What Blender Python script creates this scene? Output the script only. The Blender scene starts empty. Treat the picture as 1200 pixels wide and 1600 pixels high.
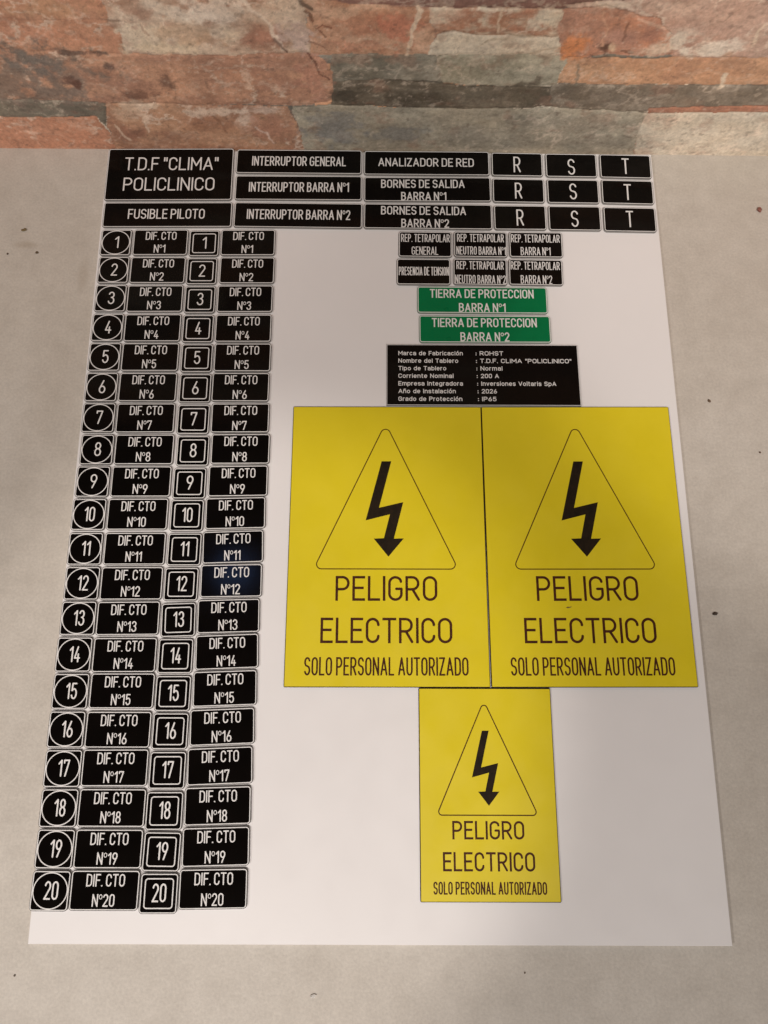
import bpy, math, random
import numpy as np
from mathutils import Vector, Matrix
from mathutils.geometry import delaunay_2d_cdt

MM = 0.001
scene = bpy.context.scene
COL = scene.collection
random.seed(11)

# ------------------------------------------------------------------ camera
cam_data = bpy.data.cameras.new('camera')
cam_data.sensor_fit = 'VERTICAL'
cam_data.sensor_height = 24.0
cam_data.lens = 24.0 * 1202 / 1600
cam_data.clip_start = 0.01
cam_data.clip_end = 50
camera = bpy.data.objects.new('camera', cam_data)
COL.objects.link(camera)
pitch, roll = math.radians(74.6), math.radians(0.4)
fw = Vector((0, math.cos(pitch), -math.sin(pitch)))
up0 = Vector((0, math.sin(pitch), math.cos(pitch)))
rt = Vector((1, 0, 0)) * math.cos(roll) + up0 * math.sin(roll)
up = up0 * math.cos(roll) - Vector((1, 0, 0)) * math.sin(roll)
camera.matrix_world = Matrix(((rt.x, up.x, -fw.x, 0), (rt.y, up.y, -fw.y, 0), (rt.z, up.z, -fw.z, 0.45), (0, 0, 0, 1)))
scene.camera = camera

# ------------------------------------------------------------------ room light, lamps, exposure
world = bpy.data.worlds.new('World')
scene.world = world
world.use_nodes = True
bg = world.node_tree.nodes['Background']
bg.inputs['Color'].default_value = (1.0, 0.93, 0.87, 1)
bg.inputs['Strength'].default_value = 0.05

def area_lamp(name, loc, target, size, power, color):
    d = bpy.data.lights.new(name, 'AREA')
    d.shape = 'DISK'
    d.size = size
    d.energy = power
    d.color = color
    o = bpy.data.objects.new(name, d)
    o.location = loc
    o.rotation_euler = (Vector(target) - Vector(loc)).to_track_quat('-Z', 'Y').to_euler()
    COL.objects.link(o)
    return o

def spot_lamp(name, loc, target, cone, blend, power, color, radius):
    d = bpy.data.lights.new(name, 'SPOT')
    d.spot_size = math.radians(cone)
    d.spot_blend = blend
    d.energy = power
    d.color = color
    d.shadow_soft_size = radius
    o = bpy.data.objects.new(name, d)
    o.location = loc
    o.rotation_euler = (Vector(target) - Vector(loc)).to_track_quat('-Z', 'Y').to_euler()
    COL.objects.link(o)
    return o

WARM = (1.0, 0.925, 0.87)
SOFT = (1.0, 0.945, 0.905)
area_lamp('ceiling_lamp', (-1.7, -0.9, 2.0), (0, 0.15, 0), 0.25, 18, SOFT)
area_lamp('ceiling_lamp', (0.45, -1.6, 2.2), (0, 0.15, 0), 0.4, 30, SOFT)
area_lamp('added_sheen_lamp', (-0.52, 0.51, 2.2), (-0.52, 0.51, 0), 0.14, 0.19, (0.25, 0.45, 1.0))  # small blue lamp added for the bluish sheen on the black plates
spot_lamp('added_pool_spot', (-0.6, -1.2, 2.4), (-0.088, -0.015, 0), 8.0, 0.30, 112, WARM, 0.03)  # invented spot; its pool edge leaves the diagonal shadow band dark
spot_lamp('added_pool_spot', (1.1, -1.0, 2.3), (0.34, 0.29, 0), 11.4, 0.40, 100, WARM, 0.03)  # invented as well, a bright pool on the band's upper right side
spot_lamp('added_pool_spot', (-1.0, -1.2, 2.4), (-0.30, 0.36, 0), 12.4, 0.9, 42, WARM, 0.03)  # added soft pool that lifts the upper left

scene.view_settings.view_transform = 'Standard'
scene.view_settings.look = 'None'
scene.view_settings.gamma = 1
scene.view_settings.use_curve_mapping = False
scene.view_settings.exposure = 0.04

WALL_LIGHT = 0.58      # used to turn seen stone colours into albedo

# ------------------------------------------------------------------ helpers
def lin(c):
    return tuple(((x / 255) / 12.92 if x <= 10 else (((x / 255) + 0.055) / 1.055) ** 2.4) for x in c)

def new_mat(name, color, rough=0.4, spec=0.5):
    m = bpy.data.materials.new(name)
    m.use_nodes = True
    b = m.node_tree.nodes['Principled BSDF']
    b.inputs['Base Color'].default_value = (*color, 1)
    b.inputs['Roughness'].default_value = rough
    b.inputs['Specular IOR Level'].default_value = spec
    return m

def vary(m, colors, scale, detail=6, lo=0.35, hi=0.65, bump=0.0, bump_scale=300, rough=None, bump_dist=0.0004):
    """noise between two base colours, with an optional fine bump and roughness noise"""
    nt = m.node_tree
    b = nt.nodes['Principled BSDF']
    tc = nt.nodes.new('ShaderNodeTexCoord')
    n = nt.nodes.new('ShaderNodeTexNoise')
    n.inputs['Scale'].default_value = scale
    n.inputs['Detail'].default_value = detail
    n.inputs['Roughness'].default_value = 0.6
    nt.links.new(tc.outputs['Object'], n.inputs['Vector'])
    r = nt.nodes.new('ShaderNodeValToRGB')
    r.color_ramp.elements[0].position = lo
    r.color_ramp.elements[1].position = hi
    r.color_ramp.elements[0].color = (*colors[0], 1)
    r.color_ramp.elements[1].color = (*colors[1], 1)
    nt.links.new(n.outputs['Fac'], r.inputs['Fac'])
    nt.links.new(r.outputs['Color'], b.inputs['Base Color'])
    if bump:
        n2 = nt.nodes.new('ShaderNodeTexNoise')
        n2.inputs['Scale'].default_value = bump_scale
        n2.inputs['Detail'].default_value = 5
        nt.links.new(tc.outputs['Object'], n2.inputs['Vector'])
        bp = nt.nodes.new('ShaderNodeBump')
        bp.inputs['Strength'].default_value = bump
        bp.inputs['Distance'].default_value = bump_dist
        nt.links.new(n2.outputs['Fac'], bp.inputs['Height'])
        nt.links.new(bp.outputs['Normal'], b.inputs['Normal'])
    if rough:
        n3 = nt.nodes.new('ShaderNodeTexNoise')
        n3.inputs['Scale'].default_value = 60
        n3.inputs['Detail'].default_value = 8
        nt.links.new(tc.outputs['Object'], n3.inputs['Vector'])
        mr = nt.nodes.new('ShaderNodeMapRange')
        mr.inputs['From Min'].default_value = 0.3
        mr.inputs['From Max'].default_value = 0.7
        mr.inputs['To Min'].default_value = rough[0]
        mr.inputs['To Max'].default_value = rough[1]
        nt.links.new(n3.outputs['Fac'], mr.inputs['Value'])
        nt.links.new(mr.outputs['Result'], b.inputs['Roughness'])
    return r

MAT = {}
MAT['black'] = new_mat('black_acrylic', (0.003, 0.002, 0.0016), 0.3, 0.12)
vary(MAT['black'], ((0.0026, 0.0018, 0.0014), (0.004, 0.0028, 0.0022)), 40, rough=(0.08, 0.13))
MAT['core'] = new_mat('shaded_core', (0.30, 0.28, 0.26), 0.6)  # white core greyed to stand in for shade in the plate gaps
MAT['ink'] = new_mat('engraved_white', (0.66, 0.63, 0.59), 0.6)
vary(MAT['ink'], ((0.72, 0.69, 0.66), (0.80, 0.77, 0.74)), 400)
MAT['yellow'] = new_mat('yellow_acrylic', (0.62, 0.46, 0.012), 0.35)
vary(MAT['yellow'], ((0.70, 0.555, 0.012), (0.74, 0.59, 0.015)), 25, rough=(0.3, 0.45), bump=0.05, bump_scale=900, bump_dist=0.0002)
MAT['burnt'] = new_mat('burnt_edge', (0.02, 0.006, 0.003), 0.6, 0.2)
MAT['brown_ink'] = new_mat('engraved_brown', (0.055, 0.013, 0.003), 0.6, 0.2)
vary(MAT['brown_ink'], ((0.04, 0.010, 0.003), (0.075, 0.018, 0.004)), 500)
MAT['bolt'] = new_mat('engraved_bolt', (0.016, 0.010, 0.005), 0.65, 0.12)
vary(MAT['bolt'], ((0.012, 0.008, 0.004), (0.022, 0.013, 0.006)), 300, bump=0.2, bump_scale=2500, bump_dist=0.0001)
MAT['scuff'] = new_mat('scuff_mark', (0.16, 0.10, 0.02), 0.7)
MAT['green'] = new_mat('green_acrylic', (0.002, 0.16, 0.05), 0.3, 0.12)
vary(MAT['green'], ((0.0015, 0.145, 0.046), (0.002, 0.17, 0.054)), 30, rough=(0.25, 0.4))
MAT['board'] = new_mat('white_board', (0.80, 0.765, 0.745), 0.4)
vary(MAT['board'], ((0.785, 0.75, 0.73), (0.81, 0.775, 0.755)), 8, rough=(0.3, 0.45), bump=0.04, bump_scale=500, bump_dist=0.0003)

# floor: beige stoneware with cloudy patches, fine grain and a few stains
MAT['floor'] = new_mat('stoneware_floor', (0.45, 0.40, 0.34), 0.55)
def floor_nodes():
    m = MAT['floor']
    nt = m.node_tree
    b = nt.nodes['Principled BSDF']
    tc = nt.nodes.new('ShaderNodeTexCoord')
    def noise(scale, detail=8, rough=0.6):
        n = nt.nodes.new('ShaderNodeTexNoise')
        n.inputs['Scale'].default_value = scale
        n.inputs['Detail'].default_value = detail
        n.inputs['Roughness'].default_value = rough
        nt.links.new(tc.outputs['Object'], n.inputs['Vector'])
        return n
    def ramp(src, lo, hi, c0, c1):
        r = nt.nodes.new('ShaderNodeValToRGB')
        r.color_ramp.elements[0].position = lo
        r.color_ramp.elements[1].position = hi
        r.color_ramp.elements[0].color = (*c0, 1)
        r.color_ramp.elements[1].color = (*c1, 1)
        nt.links.new(src, r.inputs['Fac'])
        return r.outputs['Color']
    def mix(kind, fac, a, c):
        x = nt.nodes.new('ShaderNodeMix')
        x.data_type = 'RGBA'
        x.blend_type = kind
        if isinstance(fac, float):
            x.inputs['Factor'].default_value = fac
        else:
            nt.links.new(fac, x.inputs['Factor'])
        for s, v in ((6, a), (7, c)):
            if isinstance(v, tuple):
                x.inputs[s].default_value = (*v, 1)
            else:
                nt.links.new(v, x.inputs[s])
        return x.outputs[2]
    cloud = ramp(noise(9, 6).outputs['Fac'], 0.3, 0.7, (0.52, 0.468, 0.402), (0.57, 0.52, 0.455))
    mott = ramp(noise(70, 8, 0.7).outputs['Fac'], 0.3, 0.7, (0.90, 0.89, 0.88), (1.06, 1.06, 1.06))
    grain = ramp(noise(650, 3).outputs['Fac'], 0.3, 0.7, (0.91, 0.91, 0.91), (1.07, 1.07, 1.07))
    c = mix('MULTIPLY', 1.0, cloud, mott)
    c = mix('MULTIPLY', 1.0, c, grain)
    # small dark pores
    v = noise(260, 2, 0.4)
    pore = ramp(v.outputs['Fac'], 0.13, 0.20, (1, 1, 1), (0, 0, 0))
    c = mix('MIX', pore, c, (0.20, 0.16, 0.12))
    # brownish smudges on the tile
    for (x, y, rx, ry, amt) in ((-200, 285, 4, 12, 0.2), (-242, 308, 9, 3, 0.3), (240, 60, 26, 60, 0.10), (-212, 200, 14, 30, 0.08)):
        sub = nt.nodes.new('ShaderNodeVectorMath')
        sub.operation = 'SUBTRACT'
        nt.links.new(tc.outputs['Object'], sub.inputs[0])
        sub.inputs[1].default_value = (x * MM, y * MM, 0)
        mul = nt.nodes.new('ShaderNodeVectorMath')
        mul.operation = 'MULTIPLY'
        nt.links.new(sub.outputs[0], mul.inputs[0])
        mul.inputs[1].default_value = (1000 / rx, 1000 / ry, 0)
        ln = nt.nodes.new('ShaderNodeVectorMath')
        ln.operation = 'LENGTH'
        nt.links.new(mul.outputs[0], ln.inputs[0])
        ad = nt.nodes.new('ShaderNodeMath')
        ad.operation = 'MULTIPLY_ADD'
        nt.links.new(noise(90, 6, 0.7).outputs['Fac'], ad.inputs[0])
        ad.inputs[1].default_value = 1.6
        nt.links.new(ln.outputs['Value'], ad.inputs[2])
        mr = nt.nodes.new('ShaderNodeMapRange')
        mr.interpolation_type = 'SMOOTHSTEP'
        mr.inputs['From Min'].default_value = 1.1
        mr.inputs['From Max'].default_value = 2.1
        mr.inputs['To Min'].default_value = amt
        mr.inputs['To Max'].default_value = 0.0
        nt.links.new(ad.outputs[0], mr.inputs['Value'])
        c = mix('MIX', mr.outputs['Result'], c, (0.23, 0.16, 0.085))
    nt.links.new(c, b.inputs['Base Color'])
    bp = nt.nodes.new('ShaderNodeBump')
    bp.inputs['Strength'].default_value = 0.25
    bp.inputs['Distance'].default_value = 0.0005
    nt.links.new(noise(420, 6, 0.6).outputs['Fac'], bp.inputs['Height'])
    nt.links.new(bp.outputs['Normal'], b.inputs['Normal'])
floor_nodes()

# stone tile face: colours per vertex (the stones' own colours), fine grain and bump in nodes
MAT['stone'] = new_mat('stone_effect_tile', (0.3, 0.2, 0.15), 0.55, 0.35)
def stone_nodes():
    nt = MAT['stone'].node_tree
    b = nt.nodes['Principled BSDF']
    at = nt.nodes.new('ShaderNodeAttribute')
    at.attribute_name = 'stone_color'
    tc = nt.nodes.new('ShaderNodeTexCoord')
    n = nt.nodes.new('ShaderNodeTexNoise')
    n.inputs['Scale'].default_value = 420
    n.inputs['Detail'].default_value = 6
    n.inputs['Roughness'].default_value = 0.7
    nt.links.new(tc.outputs['Object'], n.inputs['Vector'])
    r = nt.nodes.new('ShaderNodeValToRGB')
    r.color_ramp.elements[0].position = 0.3
    r.color_ramp.elements[1].position = 0.7
    r.color_ramp.elements[0].color = (0.80, 0.79, 0.78, 1)
    r.color_ramp.elements[1].color = (1.18, 1.18, 1.18, 1)
    nt.links.new(n.outputs['Fac'], r.inputs['Fac'])
    x = nt.nodes.new('ShaderNodeMix')
    x.data_type = 'RGBA'
    x.blend_type = 'MULTIPLY'
    x.inputs['Factor'].default_value = 1.0
    nt.links.new(at.outputs['Color'], x.inputs[6])
    nt.links.new(r.outputs['Color'], x.inputs[7])
    nt.links.new(x.outputs[2], b.inputs['Base Color'])
    n2 = nt.nodes.new('ShaderNodeTexNoise')
    n2.inputs['Scale'].default_value = 180
    n2.inputs['Detail'].default_value = 8
    n2.inputs['Roughness'].default_value = 0.65
    nt.links.new(tc.outputs['Object'], n2.inputs['Vector'])
    bp = nt.nodes.new('ShaderNodeBump')
    bp.inputs['Strength'].default_value = 0.35
    bp.inputs['Distance'].default_value = 0.0012
    nt.links.new(n2.outputs['Fac'], bp.inputs['Height'])
    nt.links.new(bp.outputs['Normal'], b.inputs['Normal'])
stone_nodes()

def tag(o, label=None, category=None, group=None, kind=None):
    if label: o['label'] = label
    if category: o['category'] = category
    if group: o['group'] = group
    if kind: o['kind'] = kind
    return o

def link(name, mesh, parent=None):
    o = bpy.data.objects.new(name, mesh)
    COL.objects.link(o)
    if parent is not None:
        o.parent = parent
    return o

def thing(name, x, y, z, rot, label, category, group=None):
    o = bpy.data.objects.new(name, None)
    o.empty_display_size = 0.01
    o.location = (x * MM, y * MM, z * MM)
    o.rotation_euler = (0, 0, math.radians(rot))
    COL.objects.link(o)
    return tag(o, label, category, group)

def make_mesh(name, verts, faces, mats, idx=None):
    """verts in millimetres"""
    m = bpy.data.meshes.new(name)
    m.from_pydata([(x * MM, y * MM, z * MM) for x, y, z in verts], [], faces)
    for q in mats:
        m.materials.append(MAT[q])
    if idx:
        m.polygons.foreach_set('material_index', idx)
    m.update()
    return m

def rounded_loop(w, h, r, n=6):
    if r <= 0:
        return [(w / 2, h / 2), (-w / 2, h / 2), (-w / 2, -h / 2), (w / 2, -h / 2)]
    P = []
    for cx, cy, a0 in ((w / 2 - r, h / 2 - r, 0), (-w / 2 + r, h / 2 - r, 90), (-w / 2 + r, -h / 2 + r, 180), (w / 2 - r, -h / 2 + r, 270)):
        for k in range(n + 1):
            a = math.radians(a0 + 90 * k / n)
            P.append((cx + r * math.cos(a), cy + r * math.sin(a)))
    return P

_cache = {}
def slab_mesh(name, w, h, t, r, top, side, bev=0.15):
    """engraving-laminate plate: coloured cap, core-coloured sides, tiny chamfer"""
    key = (name, w, h, t, r, top, side, bev)
    if key in _cache: return _cache[key]
    r_in = max(r - bev, 0) if r > 0 else 0
    L = [[(x, y, 0) for x, y in rounded_loop(w, h, r)],
         [(x, y, t - bev) for x, y in rounded_loop(w, h, r)],
         [(x, y, t) for x, y in rounded_loop(w - 2 * bev, h - 2 * bev, r_in)]]
    n = len(L[0])
    verts = [p for l in L for p in l]
    faces, idx = [], []
    for k in range(2):
        for i in range(n):
            j = (i + 1) % n
            faces.append((k * n + i, k * n + j, (k + 1) * n + j, (k + 1) * n + i))
            idx.append(1 if (k == 0 or side == 'burnt') else 0)
    faces.append(tuple(range(2 * n, 3 * n))); idx.append(0)
    faces.append(tuple(range(n - 1, -1, -1))); idx.append(1)
    m = make_mesh(name, verts, faces, (top, side), idx)
    _cache[key] = m
    return m

def ribbon_mesh(name, outer, inner, z0, z1, mat):
    """closed band between two loops of equal length, z0..z1"""
    n = len(outer)
    v = [(x, y, z1) for x, y in outer] + [(x, y, z1) for x, y in inner] + [(x, y, z0) for x, y in outer] + [(x, y, z0) for x, y in inner]
    f = []
    for i in range(n):
        j = (i + 1) % n
        f += [(i, j, n + j, n + i), (2 * n + i, 2 * n + j, j, i), (n + i, n + j, 3 * n + j, 3 * n + i)]
    return make_mesh(name, v, f, (mat,))

def frame_mesh(name, w, h, r, lw, z, mat='ink'):
    key = (name, w, h, r, lw, z, mat)
    if key not in _cache:
        _cache[key] = ribbon_mesh(name, rounded_loop(w, h, r, 8), rounded_loop(w - 2 * lw, h - 2 * lw, max(r - lw, 0.05), 8), z - 0.2, z + 0.04, mat)
    return _cache[key]

def ring_mesh(name, rx, ry, lw, z, mat='ink'):
    key = (name, rx, ry, lw, z, mat)
    if key not in _cache:
        A = [2 * math.pi * k / 72 for k in range(72)]
        _cache[key] = ribbon_mesh(name, [(rx * math.cos(a), ry * math.sin(a)) for a in A], [((rx - lw) * math.cos(a), (ry - lw) * math.sin(a)) for a in A], z - 0.2, z + 0.04, mat)
    return _cache[key]

# ------------------------------------------------------------------ engraver's stroke lettering
def arc(cx, cy, rx, ry, a0, a1, n=None):
    n = n or max(4, int(abs(a1 - a0) / 13))
    return [(cx + rx * math.cos(math.radians(a0 + (a1 - a0) * k / n)), cy + ry * math.sin(math.radians(a0 + (a1 - a0) * k / n))) for k in range(n + 1)]

# glyph: (width, [strokes]); a stroke is (points, square_ended)
def stadium(w):
    r = w / 2
    return arc(r, 1 - r, r, r, 0, 180) + arc(r, r, r, r, 180, 360) + [(w, 1 - r)]
P_TOP = [(0, 1), (0.25, 1)] + arc(0.25, 0.73, 0.25, 0.27, 90, -90) + [(0, 0.46)]
G = {
 'A': (0.60, [([(0, 0), (0.30, 1), (0.60, 0)], 0), ([(0.10, 0.30), (0.50, 0.30)], 0)]),
 'B': (0.50, [([(0, 0), (0, 1)], 1), ([(0, 1), (0.24, 1)] + arc(0.24, 0.77, 0.22, 0.23, 90, -90) + [(0, 0.54)], 0), ([(0.2, 0.54)] + arc(0.24, 0.27, 0.26, 0.27, 90, -90) + [(0, 0)], 0)]),
 'C': (0.50, [(arc(0.25, 0.74, 0.25, 0.26, 0, 180) + arc(0.25, 0.26, 0.25, 0.26, 180, 360), 0)]),
 'D': (0.52, [([(0, 0), (0, 1)], 1), ([(0, 1), (0.24, 1)] + arc(0.24, 0.72, 0.28, 0.28, 90, 0) + arc(0.24, 0.28, 0.28, 0.28, 0, -90) + [(0, 0)], 0)]),
 'E': (0.44, [([(0, 0), (0, 1)], 1), ([(0, 1), (0.44, 1)], 1), ([(0, 0.52), (0.38, 0.52)], 1), ([(0, 0), (0.44, 0)], 1)]),
 'F': (0.43, [([(0, 0), (0, 1)], 1), ([(0, 1), (0.43, 1)], 1), ([(0, 0.50), (0.37, 0.50)], 1)]),
 'G': (0.52, [([(0.50, 0.80)] + arc(0.26, 0.74, 0.26, 0.26, 30, 180) + arc(0.26, 0.26, 0.26, 0.26, 180, 360) + [(0.52, 0.48), (0.30, 0.48)], 0)]),
 'I': (0.0, [([(0, 0), (0, 1)], 1)]),
 'L': (0.42, [([(0, 0), (0, 1)], 1), ([(0, 0), (0.42, 0)], 1)]),
 'M': (0.66, [([(0, 0), (0, 1)], 1), ([(0.66, 0), (0.66, 1)], 1), ([(0, 1), (0.33, 0.34), (0.66, 1)], 0)]),
 'N': (0.53, [([(0, 0), (0, 1)], 1), ([(0.53, 0), (0.53, 1)], 1), ([(0, 1), (0.53, 0)], 0)]),
 'O': (0.52, [(stadium(0.52), 0)]),
 'P': (0.50, [([(0, 0), (0, 1)], 1), (P_TOP, 0)]),
 'R': (0.52, [([(0, 0), (0, 1)], 1), (P_TOP, 0), ([(0.25, 0.46), (0.52, 0)], 0)]),
 'S': (0.50, [(arc(0.25, 0.75, 0.25, 0.25, 18, 235) + arc(0.25, 0.255, 0.25, 0.255, 58, -162), 0)]),
 'T': (0.50, [([(0, 1), (0.50, 1)], 1), ([(0.25, 0), (0.25, 1)], 1)]),
 'U': (0.52, [([(0, 1)] + arc(0.26, 0.26, 0.26, 0.26, 180, 360) + [(0.52, 1)], 0)]),
 'Z': (0.48, [([(0, 1), (0.48, 1)], 1), ([(0.48, 1), (0, 0)], 0), ([(0, 0), (0.48, 0)], 1)]),
 '1': (0.24, [([(0, 0.78), (0.24, 1), (0.24, 0)], 0)]),
 '2': (0.46, [(arc(0.23, 0.75, 0.23, 0.25, 170, -38) + [(0, 0)], 0), ([(0, 0), (0.46, 0)], 1)]),
 '3': (0.46, [(arc(0.23, 0.77, 0.21, 0.23, 165, -90), 0), (arc(0.22, 0.27, 0.24, 0.27, 90, -165), 0)]),
 '4': (0.48, [([(0.28, 1), (0, 0.24), (0.48, 0.24)], 0), ([(0.34, 0), (0.34, 0.50)], 1)]),
 '5': (0.46, [([(0.42, 1), (0.06, 1), (0.03, 0.53)] + arc(0.23, 0.32, 0.23, 0.32, 138, -160), 0)]),
 '6': (0.46, [([(0.31, 1), (0.03, 0.40)], 0), (arc(0.23, 0.27, 0.23, 0.27, 0, 360), 0)]),
 '7': (0.46, [([(0, 0.84), (0, 1), (0.46, 1), (0.15, 0)], 0)]),
 '8': (0.46, [(arc(0.23, 0.765, 0.20, 0.235, 0, 360), 0), (arc(0.23, 0.265, 0.23, 0.265, 0, 360), 0)]),
 '9': (0.46, [([(0.15, 0), (0.43, 0.60)], 0), (arc(0.23, 0.73, 0.23, 0.27, 0, 360), 0)]),
 '0': (0.46, [(stadium(0.46), 0)]),
 '.': (0.0, [([(0, 0), (0, 0.001)], 1)]),
 '"': (0.16, [([(0, 1), (0, 0.76)], 1), ([(0.16, 1), (0.16, 0.76)], 1)]),
 'º': (0.32, [(arc(0.16, 0.81, 0.16, 0.19, 0, 360, 20), 0)]),
}
def ring(cx, cy, rx, ry):
    return arc(cx, cy, rx, ry, 0, 360, 20)
def arch(x0, x1, y=0.74):
    r = (x1 - x0) / 2
    return arc(x0 + r, y - r, r, r, 180, 0) + [(x1, 0)]
G.update({
 'H': (0.53, [([(0, 0), (0, 1)], 1), ([(0.53, 0), (0.53, 1)], 1), ([(0, 0.52), (0.53, 0.52)], 0)]),
 'V': (0.56, [([(0, 1), (0.28, 0), (0.56, 1)], 0)]),
 'a': (0.42, [([(0.02, 0.58)] + arc(0.21, 0.55, 0.21, 0.19, 160, 0) + [(0.42, 0)], 0), ([(0.42, 0.42), (0.18, 0.40)] + arc(0.18, 0.20, 0.18, 0.20, 90, 270) + [(0.28, 0), (0.42, 0.14)], 0)]),
 'b': (0.45, [([(0, 0), (0, 1)], 1), (ring(0.225, 0.37, 0.225, 0.37), 0)]),
 'c': (0.42, [(arc(0.22, 0.37, 0.22, 0.37, 40, 320), 0)]),
 'd': (0.45, [([(0.45, 0), (0.45, 1)], 1), (ring(0.225, 0.37, 0.225, 0.37), 0)]),
 'e': (0.45, [([(0, 0.38), (0.45, 0.38)] + arc(0.225, 0.37, 0.225, 0.37, 5, 315), 0)]),
 'g': (0.45, [(ring(0.225, 0.37, 0.225, 0.37), 0), ([(0.45, 0.74)] + arc(0.225, -0.05, 0.225, 0.22, 0, -150), 0)]),
 'i': (0.0, [([(0, 0), (0, 0.74)], 1), ([(0, 1), (0, 1.001)], 1)]),
 'l': (0.0, [([(0, 0), (0, 1)], 1)]),
 'm': (0.68, [([(0, 0), (0, 0.74)], 1), (arch(0, 0.34), 0), (arch(0.34, 0.68), 0)]),
 'n': (0.42, [([(0, 0), (0, 0.74)], 1), (arch(0, 0.42), 0)]),
 'ñ': (0.42, [([(0, 0), (0, 0.74)], 1), (arch(0, 0.42), 0), ([(0.06, 0.98), (0.16, 1.05), (0.27, 0.98), (0.37, 1.05)], 0)]),
 'o': (0.45, [(ring(0.225, 0.37, 0.225, 0.37), 0)]),
 'ó': (0.45, [(ring(0.225, 0.37, 0.225, 0.37), 0), ([(0.20, 0.93), (0.32, 1.10)], 0)]),
 'p': (0.45, [([(0, -0.26), (0, 0.74)], 1), (ring(0.225, 0.37, 0.225, 0.37), 0)]),
 'r': (0.24, [([(0, 0), (0, 0.74)], 1), (arc(0.2, 0.52, 0.2, 0.22, 180, 80), 0)]),
 's': (0.40, [(arc(0.2, 0.555, 0.2, 0.185, 20, 235) + arc(0.2, 0.19, 0.2, 0.19, 58, -160), 0)]),
 't': (0.24, [([(0.09, 0.98), (0.09, 0.10), (0.15, 0), (0.24, 0)], 0), ([(0, 0.74), (0.24, 0.74)], 0)]),
 'v': (0.42, [([(0, 0.74), (0.21, 0), (0.42, 0.74)], 0)]),
 ':': (0.0, [([(0, 0), (0, 0.001)], 1), ([(0, 0.66), (0, 0.661)], 1)]),
})
GAP, SPACE = 0.12, 0.24

def gap_of(a, b):
    return 0.05 if 'º' in (a, b) else GAP

def stroke_polys(pts, hw, square):
    polys = []
    closed = abs(pts[0][0] - pts[-1][0]) < 1e-6 and abs(pts[0][1] - pts[-1][1]) < 1e-6 and len(pts) > 3
    n = len(pts)
    for i in range(n - 1):
        (x0, y0), (x1, y1) = pts[i], pts[i + 1]
        d = math.hypot(x1 - x0, y1 - y0)
        if d < 1e-5: continue
        ux, uy = (x1 - x0) / d, (y1 - y0) / d
        e0 = hw if (square and i == 0) else 0
        e1 = hw if (square and i == n - 2) else 0
        x0 -= ux * e0; y0 -= uy * e0; x1 += ux * e1; y1 += uy * e1
        nx, ny = -uy * hw, ux * hw
        polys.append([(x0 - nx, y0 - ny), (x1 - nx, y1 - ny), (x1 + nx, y1 + ny), (x0 + nx, y0 + ny)])
    ends = [] if square else list(range(n))
    if square:
        ends = range(1, n - 1)
    for i in ends:
        x, y = pts[i]
        end = (i in (0, n - 1)) and not closed
        rr = hw * (0.999 if not end else 0.97)
        polys.append([(x + rr * math.cos(2 * math.pi * (k + 0.37) / 12), y + rr * math.sin(2 * math.pi * (k + 0.37) / 12)) for k in range(12)])
    return polys

def union_tris(polys):
    verts, faces = [], []
    for p in polys:
        faces.append(list(range(len(verts), len(verts) + len(p))))
        verts += [Vector(q) for q in p]
    ov, oe, of, _, _, orig = delaunay_2d_cdt(verts, [], faces, 1, 1e-4)
    return [(v.x, v.y) for v in ov], [f for f, o in zip(of, orig) if o]

_glyphs = {}
def glyph(ch, sx, cap, sw):
    key = (ch, round(sx, 3), round(cap, 2), round(sw, 2))
    if key not in _glyphs:
        hw = sw / 2
        polys = []
        for pts, sq in G[ch][1]:
            thin = 0.55 if ch == 'º' else 1.0
            polys += stroke_polys([(hw + x * sx, hw + y * (cap - sw)) for x, y in pts], hw * thin, sq)
        _glyphs[key] = union_tris(polys)
    return _glyphs[key]

def text_mesh(name, text, width, cap, sw, z, mat, cx, cy, SPACE=SPACE):
    """one engraved line, centred on (cx, cy); width and cap height in mm"""
    tot, n = 0.0, 0
    for i, ch in enumerate(text):
        if ch == ' ':
            tot += SPACE; n += 1
        else:
            tot += G[ch][0]; n += 1
            if i < len(text) - 1 and text[i + 1] != ' ': tot += gap_of(ch, text[i + 1])
    sx = (width - n * sw) / tot if tot > 0 else 1
    V, F = [], []
    x = cx - width / 2
    if tot == 0: x = cx - sw / 2
    y = cy - cap / 2
    for i, ch in enumerate(text):
        if ch == ' ':
            x += SPACE * sx + sw
            continue
        gv, gf = glyph(ch, sx, cap, sw)
        b = len(V)
        edges = {}
        for f in gf:
            for k in range(len(f)):
                e = (f[k], f[(k + 1) % len(f)])
                edges[e] = edges.get(e, 0) + 1
        V += [(x + p[0], y + p[1], z + 0.04) for p in gv]
        F += [tuple(b + q for q in f) for f in gf]
        c = len(V)
        V += [(x + p[0], y + p[1], z - 0.15) for p in gv]
        m = len(gv)
        for (p, q) in edges:
            if (q, p) not in edges:
                F.append((b + q, b + p, c + p, c + q))
        x += G[ch][0] * sx + sw
        if i < len(text) - 1 and text[i + 1] != ' ': x += gap_of(ch, text[i + 1]) * sx
    return make_mesh(name, V, F, (mat,))

def line(parent, text, width, cap, sw, z, mat, cx, cy, name='text_line', space=SPACE):
    return link(name, text_mesh(name, text, width, cap, sw, z, mat, cx, cy, space), parent)

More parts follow.
